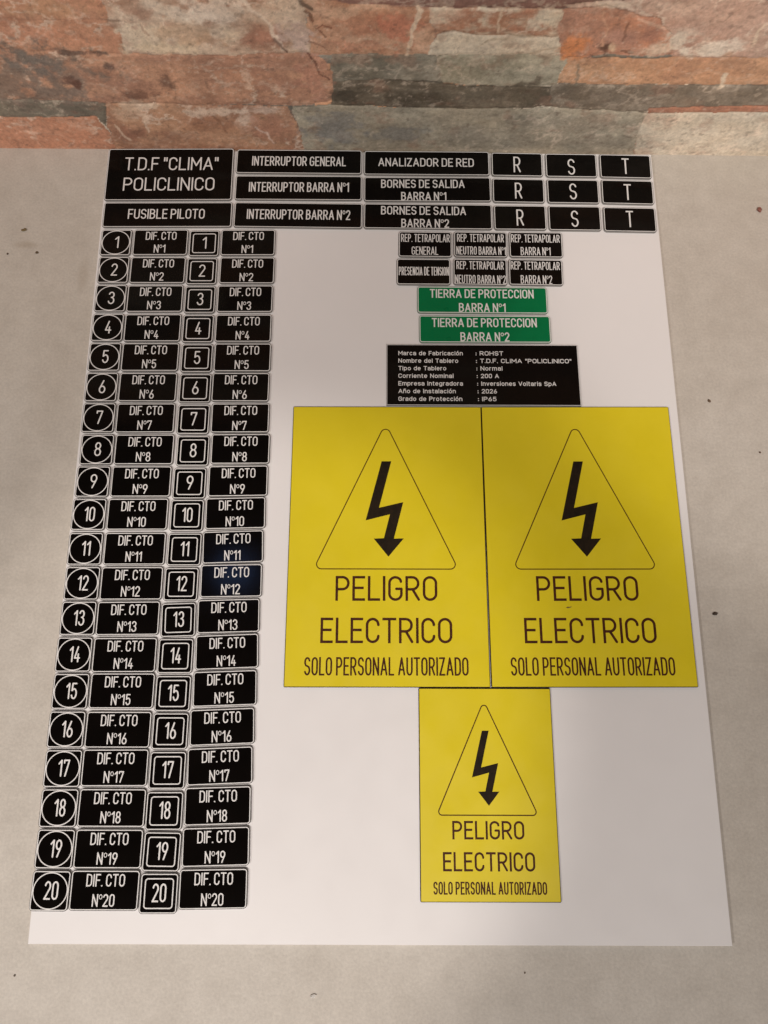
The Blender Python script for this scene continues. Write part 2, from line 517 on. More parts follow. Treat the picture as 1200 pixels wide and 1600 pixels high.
# ------------------------------------------------------------------ measured layout, millimetres on the board (x, y, turn in degrees)
A = [(-179.37, 307.18, 0.35), (-178.95, 286.51, 0.47), (-178.74, 265.60, 0.40), (-178.58, 244.53, 0.49), (-178.30, 223.69, 0.49), (-178.14, 202.93, 0.26), (-177.79, 182.27, 0.23), (-176.55, 161.28, 0.56), (-176.92, 140.60, 0.32), (-177.08, 119.95, 0.31), (-176.94, 98.88, 0.61), (-176.47, 78.19, 0.39), (-176.46, 57.72, 0.53), (-176.59, 37.00, 0.39), (-176.15, 16.53, 0.45), (-176.11, -4.14, 0.25), (-175.65, -24.84, 0.43), (-175.37, -45.25, 0.52), (-175.08, -65.76, -0.08), (-175.06, -86.27, -0.27)]
B = [(-149.81, 307.54, 0.53), (-149.85, 286.61, 0.28), (-149.89, 265.57, 0.55), (-149.62, 244.51, 0.48), (-149.35, 223.85, 0.36), (-149.01, 203.09, 0.25), (-148.60, 182.31, 0.58), (-147.56, 161.55, 0.41), (-147.58, 140.92, 0.51), (-147.83, 120.33, 0.57), (-147.60, 99.15, 0.50), (-147.53, 78.39, 0.57), (-147.66, 57.92, 0.86), (-147.64, 36.99, 0.52), (-147.14, 16.99, 0.37), (-147.25, -4.06, 0.27), (-147.06, -24.26, 0.53), (-146.63, -44.95, 0.21), (-146.41, -65.53, 0.22), (-146.35, -85.88, 0.25)]
C = [(-120.74, 307.00, 0.65), (-120.86, 286.02, 0.43), (-120.62, 265.06, 0.50), (-120.36, 244.13, 0.36), (-119.64, 223.31, 0.44), (-119.22, 202.53, 0.39), (-118.80, 181.54, 0.37), (-117.62, 160.80, 0.46), (-118.13, 139.96, 0.45), (-118.22, 119.78, 0.58), (-118.13, 98.85, 0.48), (-118.43, 78.05, 0.58), (-118.51, 57.21, 2.34), (-118.56, 36.56, 0.59), (-118.33, 15.75, 0.46), (-118.24, -4.72, 0.25), (-118.09, -25.41, 0.52), (-118.04, -46.28, 0.56), (-117.77, -66.77, -0.39), (-117.59, -87.19, 0.39)]
D = [(-91.65, 307.88, 0.54), (-91.14, 286.89, 0.34), (-91.39, 265.91, 0.58), (-91.27, 244.66, 0.47), (-90.67, 224.06, 0.35), (-90.74, 203.53, 0.26), (-89.79, 182.75, 0.57), (-88.53, 162.33, 0.62), (-88.76, 141.69, 1.31), (-89.19, 121.41, 1.78), (-89.48, 100.64, 2.22), (-89.30, 80.35, 1.38), (-89.64, 59.67, 1.92), (-89.31, 39.23, 2.58), (-89.22, 18.77, 2.30), (-89.42, -2.12, 2.62), (-89.36, -22.88, 2.62), (-89.28, -43.49, 1.98), (-89.00, -64.10, 1.85), (-89.07, -84.80, 1.21)]
PLATES = {   # x, y, width, height, turn
    'tdf': (-147.97, 360.98, 86.38, 41.70, 0.69),
    'fus': (-146.82, 328.90, 86.59, 19.56, 0.59),
    'i1': (-60.00, 371.80, 86.27, 19.54, -0.12),
    'i2': (-59.61, 350.75, 86.27, 19.54, 0.10),
    'i3': (-59.10, 329.20, 86.27, 19.54, -0.32),
    'j1': (27.61, 371.38, 86.27, 19.54, -0.03),
    'j2': (27.99, 350.35, 86.27, 19.54, 0.28),
    'j3': (28.17, 328.92, 86.27, 19.54, -0.22),
    'R1': (89.65, 370.76, 35.14, 19.09, -0.62),
    'R2': (89.82, 349.74, 35.14, 19.09, -0.67),
    'R3': (90.06, 328.53, 35.14, 19.09, -0.04),
    'S1': (126.78, 370.30, 35.14, 19.09, -0.37),
    'S2': (126.84, 349.41, 35.14, 19.09, -0.47),
    'S3': (126.72, 328.31, 35.14, 19.09, -0.32),
    'T1': (163.98, 369.85, 35.14, 19.09, -0.99),
    'T2': (163.84, 349.17, 35.14, 19.09, -1.04),
    'T3': (163.70, 327.62, 35.14, 19.09, -0.77),
    'P11': (26.16, 307.48, 35.48, 19.43, -0.39),
    'P12': (62.91, 307.60, 35.48, 19.43, -0.55),
    'P13': (99.72, 307.72, 35.48, 19.43, -0.28),
    'P21': (24.90, 286.78, 35.48, 19.43, -0.01),
    'P22': (62.11, 286.90, 35.48, 19.43, -0.57),
    'P23': (98.74, 286.91, 35.48, 19.43, -0.55),
    'G1': (62.99, 266.15, 84.66, 19.44, -0.01),
    'G2': (64.10, 245.18, 84.66, 19.44, 0.21),
    'data': (61.91, 213.11, 121.86, 41.94, 0.21),
    'YL': (1.97, 105.42, 117.10, 171.03, 0.29),
    'YR': (119.40, 106.21, 117.10, 171.03, 0.45),
    'YS': (57.66, -35.32, 74.45, 110.27, 0.22),
}
# stone outlines on the wall face, millimetres along and up the wall
STONES = [
    ((178, 155, 134), (150, 112, 90), (0.03, 0.05), 1.0, [(115.8, 136.2), (110.8, 114.5), (109.9, 99.5), (113.3, 93.2), (113.2, 78.9), (152.4, 78.5), (202.3, 80.1), (224.1, 80.4), (224.9, 90.2), (223.2, 107.1), (223.4, 137.4)]),
    ((162, 118, 92), (172, 120, 92), (0.02, 0.06), 0.8, [(-2.8, 134.9), (115.8, 136.2), (110.8, 114.5), (109.9, 99.5), (113.3, 93.2), (113.3, 79.4), (77.0, 81.2), (-37.5, 80.7)]),
    ((156, 110, 84), (174, 136, 110), (0.05, 0.06), 1.0, [(223.4, 137.4), (218.7, 118.9), (223.9, 107.1), (223.3, 80.3), (236.6, 80.5), (267.1, 80.9), (282.3, 81.1), (294.4, 81.3), (296.5, 95.4), (291.9, 111.1), (267.0, 113.2), (237.1, 116.0), (235.2, 137.5)]),
    ((112, 80, 70), (128, 92, 80), (0.03, 0.06), 0.8, [(235.2, 137.5), (236.0, 116.0), (252.9, 113.8), (299.0, 112.0), (366.3, 112.8), (374.3, 116.1), (413.7, 119.2), (413.5, 139.5)]),
    ((168, 138, 120), (158, 122, 104), (0.02, 0.04), 0.8, [(365.7, 115.2), (374.3, 116.1), (413.7, 119.2), (413.5, 139.5), (532.5, 140.8), (570.8, 81.2), (438.3, 80.4), (435.4, 83.1)]),
    ((182, 165, 143), (150, 104, 80), (0.06, 0.1), 1.1, [(291.2, 111.9), (337.9, 112.9), (366.3, 112.8), (368.1, 104.7), (366.9, 93.7), (329.8, 95.0), (305.6, 97.3), (298.1, 94.6), (292.9, 101.3)]),
    ((182, 167, 147), (170, 152, 132), (0.03, 0.06), 0.6, [(298.1, 94.6), (305.6, 97.3), (329.8, 95.0), (366.9, 93.7), (371.8, 81.8), (292.9, 80.8), (294.7, 88.4)]),
    ((166, 112, 84), (156, 114, 94), (0.04, 0.05), 1.0, [(365.9, 112.8), (390.6, 114.7), (405.7, 111.3), (421.7, 106.2), (432.2, 97.1), (437.5, 82.6), (371.8, 81.8), (367.3, 93.7)]),
    ((172, 132, 100), (162, 118, 88), (0.02, 0.06), 0.7, [(376.7, 80.0), (438.1, 80.8), (570.3, 82.1), (583.0, 62.2), (476.9, 61.3), (375.0, 60.4)]),
    ((154, 145, 126), (122, 115, 98), (0.05, 0.07), 0.8, [(297.5, 81.3), (335.4, 81.3), (365.6, 82.2), (377.0, 79.1), (374.3, 59.9), (338.9, 57.9), (302.8, 60.4), (267.1, 62.9), (251.8, 78.9)]),
    ((132, 124, 110), (100, 93, 80), (0.05, 0.07), 0.9, [(234.8, 81.4), (267.1, 80.9), (297.5, 81.3), (302.9, 59.4), (267.1, 60.9), (233.7, 59.5)]),
    ((86, 76, 63), (106, 95, 80), (0.04, 0.1), 1.0, [(233.8, 61.0), (267.1, 62.9), (306.8, 59.5), (338.9, 57.9), (371.3, 58.9), (374.8, 42.3), (308.6, 38.7), (267.1, 40.8), (232.5, 40.9)]),
    ((122, 110, 96), (102, 90, 76), (0.07, 0.09), 1.0, [(370.4, 59.3), (374.9, 60.9), (477.1, 60.8), (583.0, 62.2), (594.8, 43.8), (437.9, 41.6), (437.3, 37.3), (375.3, 36.4)]),
    ((160, 106, 80), (140, 96, 76), (0.1, 0.1), 0.8, [(437.6, 42.7), (475.9, 44.3), (593.5, 45.9), (597.6, 39.5), (438.1, 37.3)]),
    ((148, 138, 120), (124, 115, 100), (0.05, 0.08), 1.0, [(208.1, 40.5), (232.5, 41.4), (308.5, 39.3), (375.0, 41.8), (438.6, 38.4), (437.6, 34.0), (437.5, 19.8), (441.4, -9.1), (208.0, -12.7), (210.7, 4.4), (209.9, 22.2)]),
    ((180, 168, 150), (172, 158, 138), (0.02, 0.05), 0.6, [(438.6, 38.4), (596.9, 40.6), (630.3, -11.4), (443.0, -14.3), (437.5, 19.8), (437.2, 34.0)]),
    ((172, 127, 99), (148, 108, 87), (0.03, 0.06), 0.9, [(-37.5, 80.7), (77.0, 81.2), (114.5, 79.4), (164.1, 79.6), (224.1, 80.8), (230.6, 76.8), (234.7, 68.3), (234.7, 56.5), (231.9, 44.1), (209.4, 41.1), (155.8, 40.9), (87.6, 40.5), (45.3, 43.1), (-61.5, 43.2)]),
    ((112, 104, 90), (94, 87, 76), (0.06, 0.1), 0.9, [(-60.8, 44.2), (45.6, 43.6), (87.8, 41.0), (80.6, 20.4), (77.2, 28.8), (56.0, 28.5), (-71.3, 27.8)]),
    ((166, 116, 90), (158, 108, 82), (0.02, 0.04), 0.6, [(-71.7, 27.3), (56.2, 29.1), (76.5, 30.5), (79.0, 22.1), (83.6, -0.6), (75.7, -13.5), (-99.5, -16.2)]),
    ((164, 124, 96), (140, 100, 78), (0.04, 0.06), 1.0, [(87.1, 41.5), (143.4, 40.7), (205.2, 40.5), (207.7, 32.9), (209.9, 21.7), (211.4, 2.6), (212.7, -11.4), (80.3, -13.4), (81.0, 20.4)]),
]
BLOTCHES = [
    (21.9, 62.1, 67.6, 27.9, (108, 93, 82), 0.85),
    (70.6, 65.2, 23.7, 18.7, (116, 98, 86), 0.6),
    (47.3, 74.4, 15.5, 5.5, (96, 86, 78), 0.7),
    (130.0, 93.4, 14.9, 9.3, (188, 168, 144), 0.8),
    (158.6, 104.2, 14.5, 5.7, (198, 180, 160), 0.8),
    (178.3, 94.0, 11.1, 6.8, (182, 160, 136), 0.7),
    (138.8, 84.7, 18.9, 4.4, (192, 174, 148), 0.7),
    (166.2, 89.5, 7.5, 6.0, (150, 112, 88), 0.6),
    (124.2, 109.9, 6.4, 5.6, (152, 116, 94), 0.7),
    (198.0, 89.9, 16.9, 11.1, (150, 106, 86), 0.9),
    (170.3, 108.5, 25.1, 10.2, (190, 170, 152), 0.8),
    (139.7, 108.1, 8.0, 8.0, (188, 168, 148), 0.8),
    (215.2, 93.6, 11.2, 12.6, (166, 142, 130), 0.9),
    (130.9, 106.0, 9.0, 4.8, (150, 115, 95), 0.8),
    (152.3, 93.6, 22.3, 9.4, (166, 134, 106), 0.6),
    (134.2, 81.9, 22.9, 4.1, (186, 164, 138), 0.7),
    (70.2, 59.3, 6.4, 4.9, (98, 68, 56), 0.8),
    (74.3, 56.4, 3.2, 3.5, (92, 62, 50), 0.9),
    (130.5, 57.1, 6.4, 6.0, (104, 76, 62), 0.8),
    (112.6, 48.2, 12.3, 3.6, (104, 74, 60), 0.8),
    (99.6, 69.4, 3.9, 4.3, (100, 76, 66), 0.8),
    (83.2, 79.5, 15.3, 2.2, (82, 62, 52), 0.8),
    (56.9, 69.8, 19.5, 8.5, (104, 94, 86), 0.7),
    (199.6, 59.5, 23.8, 9.8, (138, 98, 80), 0.5),
    (223.6, 62.3, 11.1, 16.2, (160, 112, 92), 0.7),
    (158.8, 35.5, 20.9, 3.8, (190, 166, 146), 0.8),
    (174.1, 27.4, 6.8, 8.9, (184, 160, 142), 0.8),
    (103.7, 39.1, 16.6, 4.3, (184, 158, 134), 0.7),
    (97.2, 31.9, 12.6, 6.6, (180, 150, 125), 0.6),
    (96.0, 14.7, 10.9, 7.1, (138, 96, 76), 0.8),
    (190.2, 22.0, 17.2, 11.2, (154, 108, 86), 0.7),
    (151.6, 21.4, 25.8, 6.8, (146, 104, 78), 0.6),
    (190.3, 37.1, 12.5, 3.2, (184, 158, 140), 0.7),
    (317.5, 105.8, 14.3, 7.2, (146, 98, 74), 0.9),
    (335.7, 104.3, 7.2, 5.7, (150, 106, 80), 0.7),
    (302.9, 108.0, 8.9, 4.0, (170, 140, 120), 0.6),
    (325.7, 97.9, 14.6, 2.1, (140, 96, 74), 0.8),
    (356.9, 106.6, 8.6, 7.3, (182, 168, 148), 0.8),
    (437.1, 93.7, 10.3, 7.7, (180, 164, 146), 0.9),
    (458.6, 86.5, 18.6, 5.7, (192, 176, 158), 0.9),
    (472.1, 89.8, 13.4, 5.2, (190, 172, 154), 0.8),
    (428.7, 86.1, 10.5, 4.4, (184, 164, 142), 0.7),
    (453.4, 107.8, 32.1, 10.3, (166, 134, 116), 0.6),
    (422.7, 113.5, 17.6, 5.4, (178, 148, 128), 0.6),
    (481.4, 97.7, 5.5, 12.4, (164, 132, 112), 0.8),
    (471.3, 83.1, 3.8, 3.6, (168, 132, 108), 0.9),
    (377.6, 87.7, 8.9, 7.9, (182, 114, 68), 0.9),
    (421.5, 96.1, 7.4, 5.9, (142, 98, 80), 0.8),
    (406.1, 92.5, 10.3, 7.7, (154, 110, 92), 0.6),
    (396.7, 86.2, 3.8, 4.4, (76, 52, 40), 0.9),
    (401.5, 86.7, 3.0, 3.5, (180, 152, 124), 0.9),
    (394.0, 115.1, 10.5, 2.4, (190, 166, 144), 0.8),
    (414.6, 89.1, 5.2, 5.2, (160, 114, 92), 0.6),
    (252.5, 101.2, 14.5, 8.2, (156, 104, 78), 0.7),
    (245.6, 109.4, 10.7, 4.7, (184, 150, 124), 0.6),
    (252.0, 86.1, 18.8, 4.4, (160, 104, 80), 0.5),
    (274.4, 97.3, 12.5, 12.4, (164, 100, 76), 0.8),
    (242.8, 50.0, 10.6, 8.1, (64, 56, 46), 0.8),
    (283.4, 47.9, 24.4, 6.2, (70, 60, 48), 0.8),
    (359.5, 54.1, 10.4, 12.0, (86, 76, 62), 0.8),
    (331.8, 51.2, 24.1, 5.1, (96, 86, 72), 0.7),
    (387.5, 54.5, 12.0, 7.0, (96, 84, 70), 0.8),
    (233.0, 22.6, 21.4, 16.7, (112, 110, 106), 0.7),
    (334.9, 26.9, 12.7, 5.6, (146, 134, 114), 0.6),
    (275.8, 17.4, 21.6, 8.1, (108, 106, 102), 0.6),
    (420.0, 10.6, 26.0, 8.3, (112, 102, 88), 0.6),
    (323.2, 18.1, 17.1, 8.1, (130, 120, 106), 0.6),
    (394.0, 27.8, 25.2, 8.8, (128, 116, 100), 0.6),
    (67.6, 94.7, 22.3, 4.3, (178, 124, 96), 0.6),
    (52.0, 100.9, 9.6, 3.3, (146, 96, 72), 0.7),
    (81.1, 109.4, 25.2, 5.6, (160, 120, 90), 0.7),
    (35.2, 19.7, 26.0, 5.8, (172, 124, 98), 0.5),
    (454.2, 47.7, 20.2, 4.6, (118, 102, 86), 0.6),
]
VEINS = [
    ([(187.9, 116.6), (196.9, 106.8), (201.4, 100.6), (204.5, 90.8), (206.5, 83.3)], 1.2, (190, 170, 152), 0.8),
    ([(203.8, 90.8), (206.0, 84.6), (208.5, 81.1)], 0.8, (96, 66, 54), 0.8),
    ([(286.6, 111.9), (287.7, 110.3), (284.5, 101.6), (281.9, 92.7), (280.0, 81.1)], 1.2, (184, 158, 134), 0.95),
    ([(219.2, 119.7), (221.0, 113.5), (225.7, 111.1)], 1.5, (84, 68, 56), 0.85),
    ([(221.9, 108.7), (225.2, 105.9), (227.2, 103.0)], 0.8, (100, 66, 48), 0.8),
    ([(228.9, 98.0), (232.7, 100.2), (236.3, 98.1)], 0.5, (110, 70, 52), 0.8),
    ([(230.3, 96.3), (232.2, 92.0)], 0.6, (110, 70, 52), 0.8),
    ([(222.2, 80.3), (224.7, 74.3), (228.8, 67.3), (232.3, 61.5)], 0.8, (98, 62, 50), 0.85),
    ([(222.9, 88.9), (229.5, 86.7), (233.0, 83.6)], 0.6, (108, 72, 56), 0.7),
    ([(390.0, 111.5), (394.9, 96.7), (395.1, 87.9)], 0.6, (184, 140, 110), 0.6),
    ([(406.1, 104.4), (406.2, 95.9), (405.3, 91.6)], 0.8, (110, 74, 56), 0.7),
    ([(405.6, 85.4), (412.0, 84.1)], 1.0, (104, 72, 54), 0.8),
    ([(410.6, 107.3), (419.1, 103.3), (431.4, 99.2)], 1.0, (186, 150, 126), 0.6),
    ([(331.1, 110.8), (334.0, 95.9)], 0.8, (182, 158, 134), 0.7),
    ([(321.5, 87.0), (328.4, 91.5), (341.1, 93.4)], 0.5, (162, 142, 118), 0.6),
    ([(352.2, 82.9), (360.9, 86.6), (367.7, 86.7)], 0.6, (160, 138, 114), 0.6),
    ([(386.3, 59.6), (386.0, 70.3), (382.5, 75.0)], 0.8, (98, 92, 80), 0.6),
    ([(474.2, 58.2), (475.9, 61.8), (475.3, 68.6)], 1.5, (190, 170, 146), 0.9),
    ([(153.7, 31.0), (158.6, 24.4), (159.9, 15.7)], 0.8, (122, 84, 62), 0.7),
    ([(181.6, 21.8), (188.5, 16.1), (190.8, 7.2)], 0.8, (186, 160, 144), 0.7),
    ([(88.0, 23.3), (89.4, 14.6), (91.9, 8.7)], 1.0, (188, 160, 136), 0.7),
    ([(108.2, 26.5), (107.4, 16.7)], 0.8, (188, 164, 142), 0.7),
    ([(267.1, 61.9), (298.8, 61.4), (314.9, 58.1), (370.6, 58.3)], 0.6, (70, 62, 52), 0.7),
    ([(105.7, 103.2), (117.9, 101.7), (109.1, 102.4)], 0.6, (110, 84, 68), 0.6),
    ([(126.4, 99.7), (128.4, 95.5), (130.5, 92.5)], 0.8, (136, 104, 84), 0.6),
    ([(482.4, 104.0), (481.1, 97.7), (481.8, 89.9)], 1.2, (186, 162, 138), 0.7),
    ([(56.1, 101.8), (81.7, 102.1), (107.4, 102.8)], 0.5, (140, 98, 76), 0.5),
]

# ------------------------------------------------------------------ floor
def floor():
    xs = (-1600, 1600); y0, y1 = -2200, 385
    m = make_mesh('floor', [(xs[0], y0, 0), (xs[1], y0, 0), (xs[1], y1, 0), (xs[0], y1, 0)], [(0, 1, 2, 3)], ('floor',))
    tag(link('floor', m), kind='structure')
floor()

# ------------------------------------------------------------------ stone-effect wall tile
W0 = np.array([-268.95, 383.48])                 # foot of the wall, left end of what is seen
WD = np.array([534.12, -2.446]); WD = WD / np.linalg.norm(WD)
WN = np.array([WD[1], -WD[0]])                   # towards the camera

def value_noise(x, y, seed):
    rng = np.random.RandomState(seed)
    T = rng.rand(256, 256)
    xi, yi = np.floor(x).astype(int), np.floor(y).astype(int)
    fx, fy = x - xi, y - yi
    fx, fy = fx * fx * (3 - 2 * fx), fy * fy * (3 - 2 * fy)
    g = lambda a, b: T[a % 256, b % 256]
    return (g(xi, yi) * (1 - fx) + g(xi + 1, yi) * fx) * (1 - fy) + (g(xi, yi + 1) * (1 - fx) + g(xi + 1, yi + 1) * fx) * fy

def fbm(x, y, seed, octaves=5, gain=0.55):
    s, a, t = 0, 1.0, 0
    for o in range(octaves):
        s = s + a * value_noise(x * 2 ** o + 17.3 * o, y * 2 ** o + 9.1 * o, seed + o)
        t += a
        a *= gain
    return s / t

def smooth(lo, hi, x):
    t = np.clip((x - lo) / (hi - lo), 0, 1)
    return t * t * (3 - 2 * t)

def stone_wall():
    us = np.concatenate([np.arange(-900, -24, 4.0), np.arange(-20, 556, 0.7), np.arange(560, 1440, 4.0)])
    vs = np.concatenate([np.arange(0, 126, 0.7), np.arange(128, 520, 4.0)])
    U, V = np.meshgrid(us, vs)
    U, V = U.ravel(), V.ravel()
    N = len(U)
    wu = U + 2.6 * (fbm(U * 0.12, V * 0.12, 5, 4) - 0.5) * 2
    wv = V + 1.5 * (fbm(U * 0.10, V * 0.12, 15, 4) - 0.5) * 2
    C = np.zeros((N, 3))
    dist = np.full(N, 50.0)
    lev = np.zeros(N)
    # stones outside the stretch the photograph shows, laid in the same uneven courses
    pal = np.array([lin(c) for c in ((166, 118, 90), (178, 155, 134), (112, 93, 80), (152, 112, 92), (120, 114, 103), (172, 126, 94), (180, 165, 146), (106, 99, 88))])
    course = np.floor(wv / 37.0)
    rnd = lambda k, s: np.modf(np.abs(np.sin(k * 12.9898 + s * 78.233) * 43758.5453))[0]
    length = 95 + 90 * rnd(course, 1)
    pos = (wu + 400 * rnd(course, 2)) / length
    cell = np.floor(pos)
    key = course * 31 + cell * 7
    ci = (rnd(key, 3) * len(pal)).astype(int) % len(pal)
    t = smooth(0.3, 0.7, fbm(U * 0.03, V * 0.06, 77))
    C[:] = pal[ci] * (0.8 + 0.4 * t[:, None])
    dv = np.minimum(np.mod(wv, 37), 37 - np.mod(wv, 37))
    du = np.minimum(np.mod(pos, 1), 1 - np.mod(pos, 1)) * length
    dist = np.minimum(du, dv)
    lev = rnd(key, 6)
    for si, (c0, c1, fr, k, poly) in enumerate(STONES):
        P = np.array(poly)
        m = (wu > P[:, 0].min() - 1) & (wu < P[:, 0].max() + 1) & (wv > P[:, 1].min() - 1) & (wv < P[:, 1].max() + 1)
        ids = np.where(m)[0]
        x, y = wu[ids], wv[ids]
        ins = np.zeros(len(ids), bool)
        d = np.full(len(ids), 1e9)
        for a, b in zip(P, np.roll(P, -1, 0)):
            cond = ((a[1] > y) != (b[1] > y))
            with np.errstate(divide='ignore', invalid='ignore'):
                xx = (b[0] - a[0]) * (y - a[1]) / (b[1] - a[1]) + a[0]
            ins ^= cond & (x < xx)
            e = b - a
            tt = np.clip(((x - a[0]) * e[0] + (y - a[1]) * e[1]) / (e @ e + 1e-9), 0, 1)
            d = np.minimum(d, np.hypot(x - a[0] - tt * e[0], y - a[1] - tt * e[1]))
        ids, d = ids[ins], d[ins]
        uu, vv = U[ids], V[ids]
        f = fbm(uu * fr[0], vv * fr[1] * 1.3, 100 + si * 13, 6, 0.62)
        t = smooth(0.5 - 0.22 / k, 0.5 + 0.22 / k, f)[:, None]
        C[ids] = np.array(lin(c0)) * (1 - t) + np.array(lin(c1)) * t
        # pale quartz veining in the warm stones, salt-and-pepper grain in the grey ones
        chroma = (max(c0) - min(c0)) / max(c0)
        if chroma > 0.16:
            f2 = fbm(uu * 0.045 + 0.5 * f, vv * 0.07 + 0.8 * f, 900 + si * 7, 5, 0.6)
            ridge = 1 - np.abs(2 * f2 - 1)
            msk = smooth(0.45, 0.62, fbm(uu * 0.018, vv * 0.03, 950 + si, 3))
            w = ((0.55 if c0[0] > 160 else 0.3) * smooth(0.90, 0.99, ridge) * (0.25 + 0.75 * msk))[:, None]
            C[ids] = C[ids] * (1 - w) + np.array(lin((196, 176, 156))) * w
            f3 = fbm(uu * 0.06, vv * 0.09, 980 + si * 3, 6, 0.65)
            w = (0.35 * smooth(0.56, 0.70, f3))[:, None]
            C[ids] = C[ids] * (1 - w) + np.array(lin((128, 92, 74))) * w
        else:
            f2 = fbm(uu * 0.5, vv * 0.6, 900 + si * 7, 3, 0.8) - 0.5
            f3 = fbm(uu * 0.09, vv * 0.2, 980 + si * 3, 6, 0.68) - 0.5
            C[ids] *= (1.04 + 1.3 * f2 + 1.3 * f3)[:, None]
        dist[ids] = d
        lev[ids] = (math.sin(si * 5.31) + 1) / 2
    # blotches and veins that belong to single stones
    ragged = fbm(U * 0.16, V * 0.2, 300, 6, 0.65)
    for bi, (x, y, rx, ry, c, s) in enumerate(BLOTCHES):
        q = np.hypot((U - x) / max(rx, .5), (V - y) / max(ry, .5))
        w = s * (1 - smooth(0.45, 1.15, q + (ragged - 0.5) * 2.4))
        w = np.where(q < 1.9, w, 0)[:, None]
        C = C * (1 - w) + np.array(lin(c)) * w
    for (pts, wd, c, s) in VEINS:
        d = np.full(N, 1e9)
        x, y = wu + 1.2 * (ragged - .5), wv
        for a, b in zip(pts[:-1], pts[1:]):
            e = (b[0] - a[0], b[1] - a[1])
            tt = np.clip(((x - a[0]) * e[0] + (y - a[1]) * e[1]) / (e[0] ** 2 + e[1] ** 2 + 1e-9), 0, 1)
            d = np.minimum(d, np.hypot(x - a[0] - tt * e[0], y - a[1] - tt * e[1]))
        w = (s * (1 - smooth(wd * 0.5, wd * 1.3, d + (ragged - 0.5) * wd * 1.6)))[:, None]
        C = C * (1 - w) + np.array(lin(c)) * w
    # mineral mottling at several sizes, warm and cool drift
    m1 = fbm(U * 0.10, V * 0.14, 410, 6, 0.7) - 0.5
    m2 = fbm(U * 0.45, V * 0.55, 420, 4, 0.7) - 0.5
    warm = fbm(U * 0.035, V * 0.06, 430, 4) - 0.5
    C *= (1 + 0.55 * m1 + 0.40 * m2)[:, None]
    C *= 1 + warm[:, None] * np.array((0.12, 0.0, -0.12))
    # pale chalky flecks and dark pits
    fl = fbm(U * 0.30, V * 0.36, 440, 4, 0.6)
    w = (0.30 * smooth(0.68, 0.80, fl))[:, None]
    C = C * (1 - w) + np.array(lin((190, 170, 150))) * w
    w = (0.35 * smooth(0.34, 0.24, fl))[:, None]
    C = C * (1 - w) + np.array(lin((80, 62, 52))) * w
    # the dark printed joint between stones, broken up
    jn = fbm(U * 0.06, V * 0.1, 450, 4)
    w = (0.34 * (1 - smooth(0.15, 0.7, dist)) * smooth(0.42, 0.62, jn))[:, None]
    C = C * (1 - w) + np.array(lin((70, 56, 46))) * w
    lum = C @ np.array((0.25, 0.6, 0.15))
    C = C + 0.10 * (lum[:, None] - C)
    C = np.clip(C / WALL_LIGHT, 0.01, 0.95)
    depth = -2.2 + 0.5 * smooth(0, 1.8, dist) * (0.45 + 0.55 * lev) + 0.7 * (fbm(U * 0.06, V * 0.10, 500, 5) - 0.4)
    depth = np.minimum(depth, -0.1)
    X = W0[0] + WD[0] * U + WN[0] * depth
    Y = W0[1] + WD[1] * U + WN[1] * depth
    co = np.stack([X, Y, V], 1) * MM
    nu, nv = len(us), len(vs)
    I, J = np.meshgrid(np.arange(nu - 1), np.arange(nv - 1))
    a = (J * nu + I).ravel()
    quads = np.stack([a, a + 1, a + nu + 1, a + nu], 1)
    m = bpy.data.meshes.new('stone_face')
    m.vertices.add(N); m.vertices.foreach_set('co', co.astype(np.float32).ravel())
    F = len(quads)
    m.loops.add(F * 4); m.loops.foreach_set('vertex_index', quads.astype(np.int32).ravel())
    m.polygons.add(F); m.polygons.foreach_set('loop_start', np.arange(0, F * 4, 4, dtype=np.int32))
    m.update(calc_edges=True)
    m.validate()
    at = m.attributes.new('stone_color', 'FLOAT_COLOR', 'POINT')
    at.data.foreach_set('color', np.concatenate([C, np.ones((N, 1))], 1).astype(np.float32).ravel())
    m.materials.append(MAT['stone'])
    m.polygons.foreach_set('use_smooth', np.ones(F, bool))
    root = thing('tile_wall', 0, 0, 0, 0, 'wall faced with orange, cream and grey stone-effect tile behind the white board', 'wall')
    link('stone_face', m, root)
    # solid wall behind the tile face
    A = W0 + WD * -900 - WN * 3.5; B = W0 + WD * 1438 - WN * 3.5
    A2, B2 = A - WN * 90, B - WN * 90
    vv = [(A[0], A[1], 0), (B[0], B[1], 0), (B2[0], B2[1], 0), (A2[0], A2[1], 0)]
    vv += [(x, y, 520) for x, y, _ in vv]
    link('wall_core', make_mesh('wall_core', vv, [(0, 3, 2, 1), (4, 5, 6, 7), (0, 1, 5, 4), (1, 2, 6, 5), (2, 3, 7, 6), (3, 0, 4, 7)], ('core',)), root)
stone_wall()

# ------------------------------------------------------------------ white board
ZB = 3.0                                          # board thickness, the plates lie on top
def board():
    q = [(-184.3, -112.0), (183.6, -110.6), (183.0, 381.0), (-192.5, 381.4)]
    b = 0.3
    c = (sum(p[0] for p in q) / 4, sum(p[1] for p in q) / 4)
    ins = [(x - b * math.copysign(1, x - c[0]), y - b * math.copysign(1, y - c[1])) for x, y in q]
    v = [(x, y, 0) for x, y in q] + [(x, y, ZB - b) for x, y in q] + [(x, y, ZB) for x, y in ins]
    f = [(3, 2, 1, 0), (8, 9, 10, 11)]
    for k in (0, 4):
        for i in range(4):
            j = (i + 1) % 4
            f.append((k + i, k + j, k + 4 + j, k + 4 + i))
    tag(link('board', make_mesh('board', v, f, ('board',))), 'white rectangular board lying on the beige floor under all the plates and signs', 'board')
board()

